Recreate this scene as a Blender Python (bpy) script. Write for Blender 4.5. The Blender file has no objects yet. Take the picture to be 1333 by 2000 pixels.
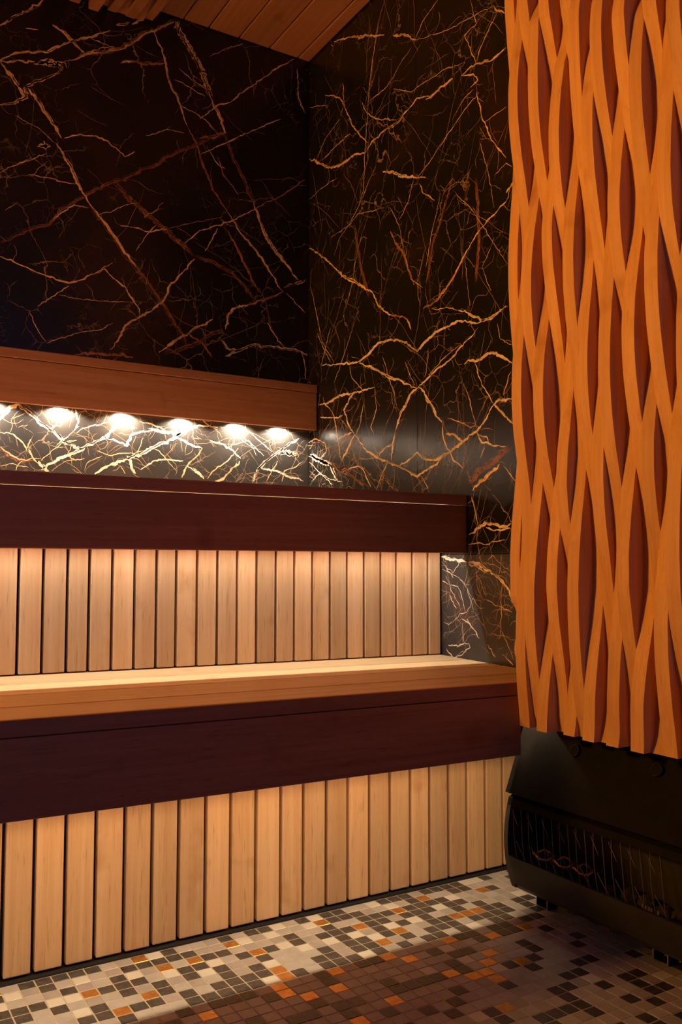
import bpy, bmesh, math, random
from mathutils import Vector, Matrix

sc = bpy.context.scene
COL = sc.collection

# ------------------------------------------------------------------ camera
CP = Vector((-1.500000, -2.695152, 0.760550)); CR = Vector((0.855061, -0.518527, 0.000758)); CU = Vector((-0.032584, -0.052272, 0.998101)); CF = Vector((0.517503, 0.853462, 0.061592)); FPX = 1728.796
cam_d = bpy.data.cameras.new('camera'); cam = bpy.data.objects.new('camera', cam_d); COL.objects.link(cam)
cam_d.sensor_fit = 'VERTICAL'; cam_d.sensor_height = 36.0; cam_d.lens = FPX / 2000.0 * 36.0
cam_d.clip_start = 0.05
cam.matrix_world = Matrix(((CR.x, CU.x, -CF.x, CP.x), (CR.y, CU.y, -CF.y, CP.y), (CR.z, CU.z, -CF.z, CP.z), (0, 0, 0, 1)))
sc.camera = cam

# ------------------------------------------------------------------ world, lights, exposure
w = bpy.data.worlds.new('world'); sc.world = w; w.use_nodes = True
bg = w.node_tree.nodes['Background']; bg.inputs[0].default_value = (0.46, 0.44, 1.0, 1); bg.inputs[1].default_value = 0.26
sc.view_settings.view_transform = 'Standard'; sc.view_settings.look = 'None'
sc.view_settings.exposure = 0.0; sc.view_settings.gamma = 1.0; sc.view_settings.use_curve_mapping = False

def area_light(name, loc, rot, sx, sy, power, color, shape='RECTANGLE', spread=180):
    d = bpy.data.lights.new(name, 'AREA'); d.shape = shape; d.size = sx; d.size_y = sy
    d.energy = power; d.color = color; d.spread = math.radians(spread)
    o = bpy.data.objects.new(name, d); COL.objects.link(o); o.location = loc; o.rotation_euler = rot
    return o

ORANGE = (1.0, 0.40, 0.045)
WARM = (1.0, 0.80, 0.60)
# orange lamp on the left wall of the cabin, outside the frame
kl = area_light('orange_wall_lamp', (-2.88, -0.78, 1.42), (0, 0, 0), 0.26, 0.26, 21, ORANGE, 'DISK', 105)
kl.rotation_euler = Vector((2.68, -0.70, 0.16)).to_track_quat('-Z', 'Y').to_euler()
# warm strips hidden behind the fascias of the two benches
area_light('upper_bench_strip_light', (-1.5, -0.806, 0.915), (0, 0, 0), 2.98, 0.006, 11.0, (1.0, 0.97, 0.88))
area_light('lower_bench_strip_light', (-1.5, -1.192, 0.4785), (0, math.atan(0.0107), 0), 2.98, 0.006, 10.0, (1.0, 0.72, 0.40))
SPOTX = [-0.115, -0.275, -0.468, -0.662, -0.856, -1.05, -1.245, -1.44, -1.635, -1.83, -2.025, -2.22, -2.415, -2.61, -2.805]
for k, sx in enumerate(SPOTX):
    d = bpy.data.lights.new('downlight_beam', 'SPOT'); d.energy = 13.0; d.color = (1.0, 0.88, 0.72); d.spot_size = math.radians(150)
    d.spot_blend = 0.25; d.shadow_soft_size = 0.010
    o = bpy.data.objects.new('downlight_beam', d); COL.objects.link(o); o.location = (sx, -0.028, 1.2372); o.rotation_euler = (math.radians(19), 0, 0)

# ------------------------------------------------------------------ helpers
rnd = random.Random(7)

def link(name, me, mat=None, parent=None, mats=None):
    o = bpy.data.objects.new(name, me); COL.objects.link(o)
    if mats:
        for m in mats: me.materials.append(m)
    elif mat and not me.materials: me.materials.append(mat)
    if parent is not None: o.parent = parent
    return o

def obj(name, bm, mat=None, parent=None, smooth=False, mats=None):
    me = bpy.data.meshes.new(name)
    bmesh.ops.recalc_face_normals(bm, faces=bm.faces)
    bm.to_mesh(me); bm.free()
    if smooth:
        for f in me.polygons: f.use_smooth = True
    return link(name, me, mat, parent, mats)

def box(bm, x0, x1, y0, y1, z0, z1, bev=0.0, seg=1):
    g = bmesh.ops.create_cube(bm, size=1.0)
    for v in g['verts']:
        v.co = Vector(((x0 + x1) / 2 + v.co.x * (x1 - x0), (y0 + y1) / 2 + v.co.y * (y1 - y0), (z0 + z1) / 2 + v.co.z * (z1 - z0)))
    if bev:
        es = list({e for v in g['verts'] for e in v.link_edges})
        bmesh.ops.bevel(bm, geom=es, offset=bev, segments=seg, affect='EDGES', profile=0.5)

def bx(name, b, mat, parent=None, bev=0.0, seg=1):
    bm = bmesh.new(); box(bm, *b, bev=bev, seg=seg); return obj(name, bm, mat, parent)

def tube(bm, pts, r, n=6):
    rings = []
    for i, q in enumerate(pts):
        q = Vector(q); a = Vector(pts[max(i - 1, 0)]); b = Vector(pts[min(i + 1, len(pts) - 1)])
        t = (b - a).normalized(); ref = Vector((0, 1, 0)) if abs(t.y) < 0.9 else Vector((0, 0, 1))
        s = t.cross(ref).normalized(); u = s.cross(t)
        rings.append([bm.verts.new(q + (s * math.cos(2 * math.pi * k / n) + u * math.sin(2 * math.pi * k / n)) * r) for k in range(n)])
    for a, b in zip(rings[:-1], rings[1:]):
        for k in range(n): bm.faces.new((a[k], a[(k + 1) % n], b[(k + 1) % n], b[k]))
    bm.faces.new(rings[0][::-1]); bm.faces.new(rings[-1])

def extrude_profile(bm, prof, y0, y1):
    a = [bm.verts.new((x, y0, z)) for x, z in prof]; b = [bm.verts.new((x, y1, z)) for x, z in prof]
    n = len(prof)
    for k in range(n): bm.faces.new((a[k], a[(k + 1) % n], b[(k + 1) % n], b[k]))
    bm.faces.new(a); bm.faces.new(b[::-1])

def empty(name, loc, label=None, cat=None, group=None):
    o = bpy.data.objects.new(name, None); COL.objects.link(o); o.location = loc; o.empty_display_size = 0.1
    if label: o['label'] = label
    if cat: o['category'] = cat
    if group: o['group'] = group
    return o

def keep(o, root):
    o.parent = root; o.matrix_parent_inverse = Matrix.Translation(root.location).inverted()
    return o

# ------------------------------------------------------------------ materials
def mat_new(name):
    m = bpy.data.materials.new(name); m.use_nodes = True
    nt = m.node_tree; return m, nt, nt.nodes['Principled BSDF']

def N(nt, t, **k):
    n = nt.nodes.new(t)
    for a, b in k.items(): setattr(n, a, b)
    return n

def ramp(nt, stops):
    r = N(nt, 'ShaderNodeValToRGB'); e = r.color_ramp.elements
    while len(e) < len(stops): e.new(0.5)
    for s, (p, c) in zip(e, stops): s.position = p; s.color = c if len(c) == 4 else (*c, 1)
    return r

def wood(name, axis, light, dark, rough=0.42, fleck=0.35, vary=0.20):
    m, nt, b = mat_new(name); L = nt.links.new
    tc = N(nt, 'ShaderNodeTexCoord'); oi = N(nt, 'ShaderNodeObjectInfo')
    mul = N(nt, 'ShaderNodeMath', operation='MULTIPLY'); mul.inputs[1].default_value = 17.0; L(oi.outputs['Random'], mul.inputs[0])
    add = N(nt, 'ShaderNodeVectorMath', operation='ADD'); L(tc.outputs['Object'], add.inputs[0]); L(mul.outputs[0], add.inputs[1])
    mp = N(nt, 'ShaderNodeMapping'); s = {'X': (1.1, 42, 42), 'Y': (42, 1.1, 42), 'Z': (42, 42, 1.1)}[axis]
    mp.inputs['Scale'].default_value = s; L(add.outputs[0], mp.inputs[0])
    n1 = N(nt, 'ShaderNodeTexNoise'); n1.inputs['Scale'].default_value = 1.6; n1.inputs['Detail'].default_value = 6; n1.inputs['Roughness'].default_value = 0.55; n1.inputs['Distortion'].default_value = 0.6
    L(mp.outputs[0], n1.inputs['Vector'])
    r1 = ramp(nt, [(0.25, dark), (0.72, light)]); L(n1.outputs[0], r1.inputs[0])
    # short dark pores and flecks
    mp2 = N(nt, 'ShaderNodeMapping'); s2 = {'X': (16, 260, 260), 'Y': (260, 16, 260), 'Z': (260, 260, 16)}[axis]
    mp2.inputs['Scale'].default_value = s2; L(add.outputs[0], mp2.inputs[0])
    n2 = N(nt, 'ShaderNodeTexNoise'); n2.inputs['Scale'].default_value = 1.0; n2.inputs['Detail'].default_value = 2; L(mp2.outputs[0], n2.inputs['Vector'])
    r2 = ramp(nt, [(0.60, (1, 1, 1)), (0.78, (1 - fleck, 1 - fleck * 1.1, 1 - fleck * 1.2))]); L(n2.outputs[0], r2.inputs[0])
    mx = N(nt, 'ShaderNodeMix', data_type='RGBA', blend_type='MULTIPLY'); mx.inputs[0].default_value = 1
    L(r1.outputs[0], mx.inputs[6]); L(r2.outputs[0], mx.inputs[7])
    # small knots and cloudy stains
    n3 = N(nt, 'ShaderNodeTexNoise'); n3.inputs['Scale'].default_value = 9; n3.inputs['Detail'].default_value = 3; L(add.outputs[0], n3.inputs['Vector'])
    r3 = ramp(nt, [(0.62, (1, 1, 1)), (0.80, (0.72, 0.62, 0.5))]); L(n3.outputs[0], r3.inputs[0])
    mx2 = N(nt, 'ShaderNodeMix', data_type='RGBA', blend_type='MULTIPLY'); mx2.inputs[0].default_value = 1
    L(mx.outputs[2], mx2.inputs[6]); L(r3.outputs[0], mx2.inputs[7])
    # board to board tone
    mr = N(nt, 'ShaderNodeMapRange'); mr.inputs[3].default_value = 1 - vary; mr.inputs[4].default_value = 1 + vary * 0.6; L(oi.outputs['Random'], mr.inputs[0])
    hs = N(nt, 'ShaderNodeHueSaturation'); L(mr.outputs[0], hs.inputs['Value']); L(mx2.outputs[2], hs.inputs['Color'])
    L(hs.outputs[0], b.inputs['Base Color'])
    b.inputs['Roughness'].default_value = rough; b.inputs['Specular IOR Level'].default_value = 0.35
    bp = N(nt, 'ShaderNodeBump'); bp.inputs['Strength'].default_value = 0.12; bp.inputs['Distance'].default_value = 0.0008
    L(n2.outputs[0], bp.inputs['Height']); L(bp.outputs[0], b.inputs['Normal'])
    return m

AL, AD = (0.70, 0.46, 0.255), (0.58, 0.33, 0.155)
M_SLAT = wood('alder_slat', 'Z', AL, AD)
M_LONG = wood('alder_board', 'X', (0.82, 0.54, 0.28), (0.68, 0.40, 0.18), fleck=0.3)
M_WAVE = wood('alder_wave', 'Z', (0.68, 0.37, 0.16), (0.54, 0.265, 0.10), rough=0.5, fleck=0.2, vary=0.10)
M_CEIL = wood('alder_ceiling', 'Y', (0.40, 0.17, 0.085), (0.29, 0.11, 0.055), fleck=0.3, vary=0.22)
FL, FD = (0.37, 0.165, 0.085), (0.27, 0.11, 0.055)
M_FASC = wood('fascia_board', 'X', FL, FD, rough=0.4, fleck=0.35)

def plain(name, col, rough=0.5, metal=0.0, emis=None, strength=0.0, noise=0.0, nscale=60, spec=0.5):
    m, nt, b = mat_new(name); L = nt.links.new
    b.inputs['Base Color'].default_value = (*col, 1); b.inputs['Roughness'].default_value = rough; b.inputs['Metallic'].default_value = metal
    b.inputs['Specular IOR Level'].default_value = spec
    if noise:
        tc = N(nt, 'ShaderNodeTexCoord'); n = N(nt, 'ShaderNodeTexNoise'); n.inputs['Scale'].default_value = nscale; n.inputs['Detail'].default_value = 4
        oi = N(nt, 'ShaderNodeObjectInfo'); add = N(nt, 'ShaderNodeVectorMath', operation='ADD'); mul = N(nt, 'ShaderNodeMath', operation='MULTIPLY'); mul.inputs[1].default_value = 9
        L(oi.outputs['Random'], mul.inputs[0]); L(mul.outputs[0], add.inputs[1]); L(tc.outputs['Object'], add.inputs[0]); L(add.outputs[0], n.inputs['Vector'])
        r = ramp(nt, [(0.25, tuple(c * (1 - noise) for c in col)), (0.75, tuple(min(1, c * (1 + noise)) for c in col))])
        L(n.outputs[0], r.inputs[0]); L(r.outputs[0], b.inputs['Base Color'])
    if emis:
        b.inputs['Emission Color'].default_value = (*emis, 1); b.inputs['Emission Strength'].default_value = strength
    return m

M_BLACK = plain('black_backing', (0.012, 0.009, 0.008), 0.7)
M_HEAT = plain('heater_black_steel', (0.006, 0.005, 0.0048), 0.65, 0.0, spec=0.08, noise=0.25, nscale=35)
M_HEATL = plain('heater_graphite_steel', (0.024, 0.022, 0.018), 0.45, 0.0, spec=0.3, noise=0.2, nscale=30)
M_WIRE = plain('guard_wire', (0.08, 0.06, 0.055), 0.5, 0.2)
M_STEEL = plain('bright_steel', (0.72, 0.66, 0.6), 0.25, 1.0)
M_EDGE = plain('bare_steel_edge', (0.70, 0.60, 0.52), 0.5, 0.0)
M_ELEM = plain('heating_element', (0.55, 0.27, 0.13), 0.4, 0.8)
M_STONE = plain('sauna_stone', (0.02, 0.017, 0.016), 0.85, noise=0.4, nscale=40)
M_LED = plain('led_glow', (0.9, 0.9, 0.9), 0.5, emis=(1.0, 0.84, 0.66), strength=9.0)
M_GROUT = plain('grout', (0.46, 0.40, 0.31), 0.9, noise=0.2, nscale=90)
M_TG = plain('tile_pale_grey', (0.42, 0.395, 0.385), 0.30, noise=0.10, nscale=40)
M_TG2 = plain('tile_warm_grey', (0.36, 0.325, 0.315), 0.30, noise=0.12, nscale=40)
M_TW = plain('tile_white', (0.62, 0.60, 0.55), 0.28, noise=0.06, nscale=40)
M_TD = plain('tile_black', (0.062, 0.056, 0.054), 0.30, noise=0.5, nscale=110)
M_TC = plain('tile_copper', (0.86, 0.42, 0.13), 0.30, 0.85, noise=0.25, nscale=70)

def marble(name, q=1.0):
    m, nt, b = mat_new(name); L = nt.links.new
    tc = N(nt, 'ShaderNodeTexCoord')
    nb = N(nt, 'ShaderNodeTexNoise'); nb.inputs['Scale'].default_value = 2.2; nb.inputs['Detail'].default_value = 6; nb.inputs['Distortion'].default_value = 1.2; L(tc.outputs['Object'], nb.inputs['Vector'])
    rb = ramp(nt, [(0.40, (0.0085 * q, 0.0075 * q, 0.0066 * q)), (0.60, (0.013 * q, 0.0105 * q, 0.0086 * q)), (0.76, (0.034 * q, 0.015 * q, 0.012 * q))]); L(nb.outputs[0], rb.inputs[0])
    # warped coordinates for the crack networks
    nw = N(nt, 'ShaderNodeTexNoise'); nw.inputs['Scale'].default_value = 7; nw.inputs['Detail'].default_value = 7; nw.inputs['Roughness'].default_value = 0.6; L(tc.outputs['Object'], nw.inputs['Vector'])
    sub = N(nt, 'ShaderNodeVectorMath', operation='SUBTRACT'); sub.inputs[1].default_value = (0.5, 0.5, 0.5); L(nw.outputs['Color'], sub.inputs[0])
    scl = N(nt, 'ShaderNodeVectorMath', operation='SCALE'); scl.inputs['Scale'].default_value = 0.09; L(sub.outputs[0], scl.inputs[0])
    wv = N(nt, 'ShaderNodeVectorMath', operation='ADD'); L(tc.outputs['Object'], wv.inputs[0]); L(scl.outputs[0], wv.inputs[1])
    cur = rb.outputs[0]
    for k, (scale, wid, lo, hi, col) in enumerate([(5.5, 0.008, 0.52, 0.64, (0.42, 0.28, 0.17)), (13.0, 0.014, 0.53, 0.66, (0.30, 0.20, 0.13)), (30.0, 0.022, 0.57, 0.70, (0.16, 0.10, 0.065))]):
        v = N(nt, 'ShaderNodeTexVoronoi', feature='DISTANCE_TO_EDGE'); v.inputs['Scale'].default_value = scale; L(wv.outputs[0], v.inputs['Vector'])
        mr = N(nt, 'ShaderNodeMapRange'); mr.inputs[1].default_value = 0; mr.inputs[2].default_value = wid; mr.inputs[3].default_value = 1; mr.inputs[4].default_value = 0; L(v.outputs['Distance'], mr.inputs[0])
        nm = N(nt, 'ShaderNodeTexNoise'); nm.inputs['Scale'].default_value = 3.1 + 2.3 * k; nm.inputs['Detail'].default_value = 4
        off = N(nt, 'ShaderNodeVectorMath', operation='ADD'); off.inputs[1].default_value = (3.1 * k + 1, 7.7, 2.2 * k); L(tc.outputs['Object'], off.inputs[0]); L(off.outputs[0], nm.inputs['Vector'])
        mk = N(nt, 'ShaderNodeMapRange'); mk.inputs[1].default_value = lo; mk.inputs[2].default_value = hi; L(nm.outputs[0], mk.inputs[0])
        mm = N(nt, 'ShaderNodeMath', operation='MULTIPLY'); L(mr.outputs[0], mm.inputs[0]); L(mk.outputs[0], mm.inputs[1])
        mx = N(nt, 'ShaderNodeMix', data_type='RGBA'); L(mm.outputs[0], mx.inputs[0]); L(cur, mx.inputs[6]); mx.inputs[7].default_value = (*col, 1); cur = mx.outputs[2]
    L(cur, b.inputs['Base Color']); b.inputs['Roughness'].default_value = 0.25; b.inputs['Specular IOR Level'].default_value = 0.42
    return m

M_MARB = marble('black_gold_marble')
M_MARB_LIT = marble('black_gold_marble_lit', 3.9)  # same marble, base lightened for the slabs under LED light
M_VEIN = {'b': plain('vein_cream', (0.72, 0.55, 0.39), 0.2, noise=0.25, nscale=45),
          'g': plain('vein_gold', (0.74, 0.46, 0.23), 0.2, noise=0.4, nscale=45),
          'd': plain('vein_rust', (0.36, 0.14, 0.07), 0.2, noise=0.55, nscale=40),
          'h': plain('vein_hair', (0.36, 0.23, 0.13), 0.2, noise=0.5, nscale=30)}

# ------------------------------------------------------------------ room shell
XL, YR, H = -3.0, -4.0, 2.5717
def struct(name, b, mat):
    o = bx(name, b, mat); o['kind'] = 'structure'; return o
wall_back = struct('wall_back', (XL, 0.0, 0.013, 0.10, 0, H + 0.05), M_BLACK)
bm = bmesh.new(); box(bm, 0.013, 0.18, YR, 0.10, 0.501, H + 0.05); box(bm, 0.10, 0.18, YR, 0.10, 0, 0.501)
wall_right = obj('wall_right', bm, M_BLACK); wall_right['kind'] = 'structure'
wall_left = struct('wall_left', (XL - 0.1, XL, YR, 0.10, 0, H + 0.05), M_FASC)
ceiling = struct('ceiling', (XL - 0.1, 0.18, YR, 0.10, H + 0.05, H + 0.12), M_BLACK)
floor = struct('floor', (XL - 0.1, 0.18, YR, 0.10, -0.08, -0.0007), M_GROUT)

def slab(parent, b, m=None):
    return bx('slab', b, m or M_MARB, parent, bev=0.0006)
slab(wall_back, (-1.30, -0.0004, 0.0, 0.0125, 1.301, H + 0.045))
slab(wall_back, (-1.30, -0.0004, 0.0, 0.0125, 0.60, 1.300), M_MARB_LIT)
slab(wall_back, (XL, -1.301, 0.0, 0.0125, 0.60, H + 0.045))
YS, ZS = -0.6446, 0.793
slab(wall_right, (0.0, 0.0125, YS + 0.0004, 0.012, ZS + 0.0005, H + 0.045))
slab(wall_right, (0.0, 0.0125, -1.935, YS - 0.0004, ZS + 0.0005, H + 0.045))
slab(wall_right, (0.0, 0.0125, -1.935, 0.012, 0.501, ZS - 0.0005), M_MARB_LIT)
slab(wall_right, (0.0, 0.0125, YR, -1.936, 0.501, H + 0.045))

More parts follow.
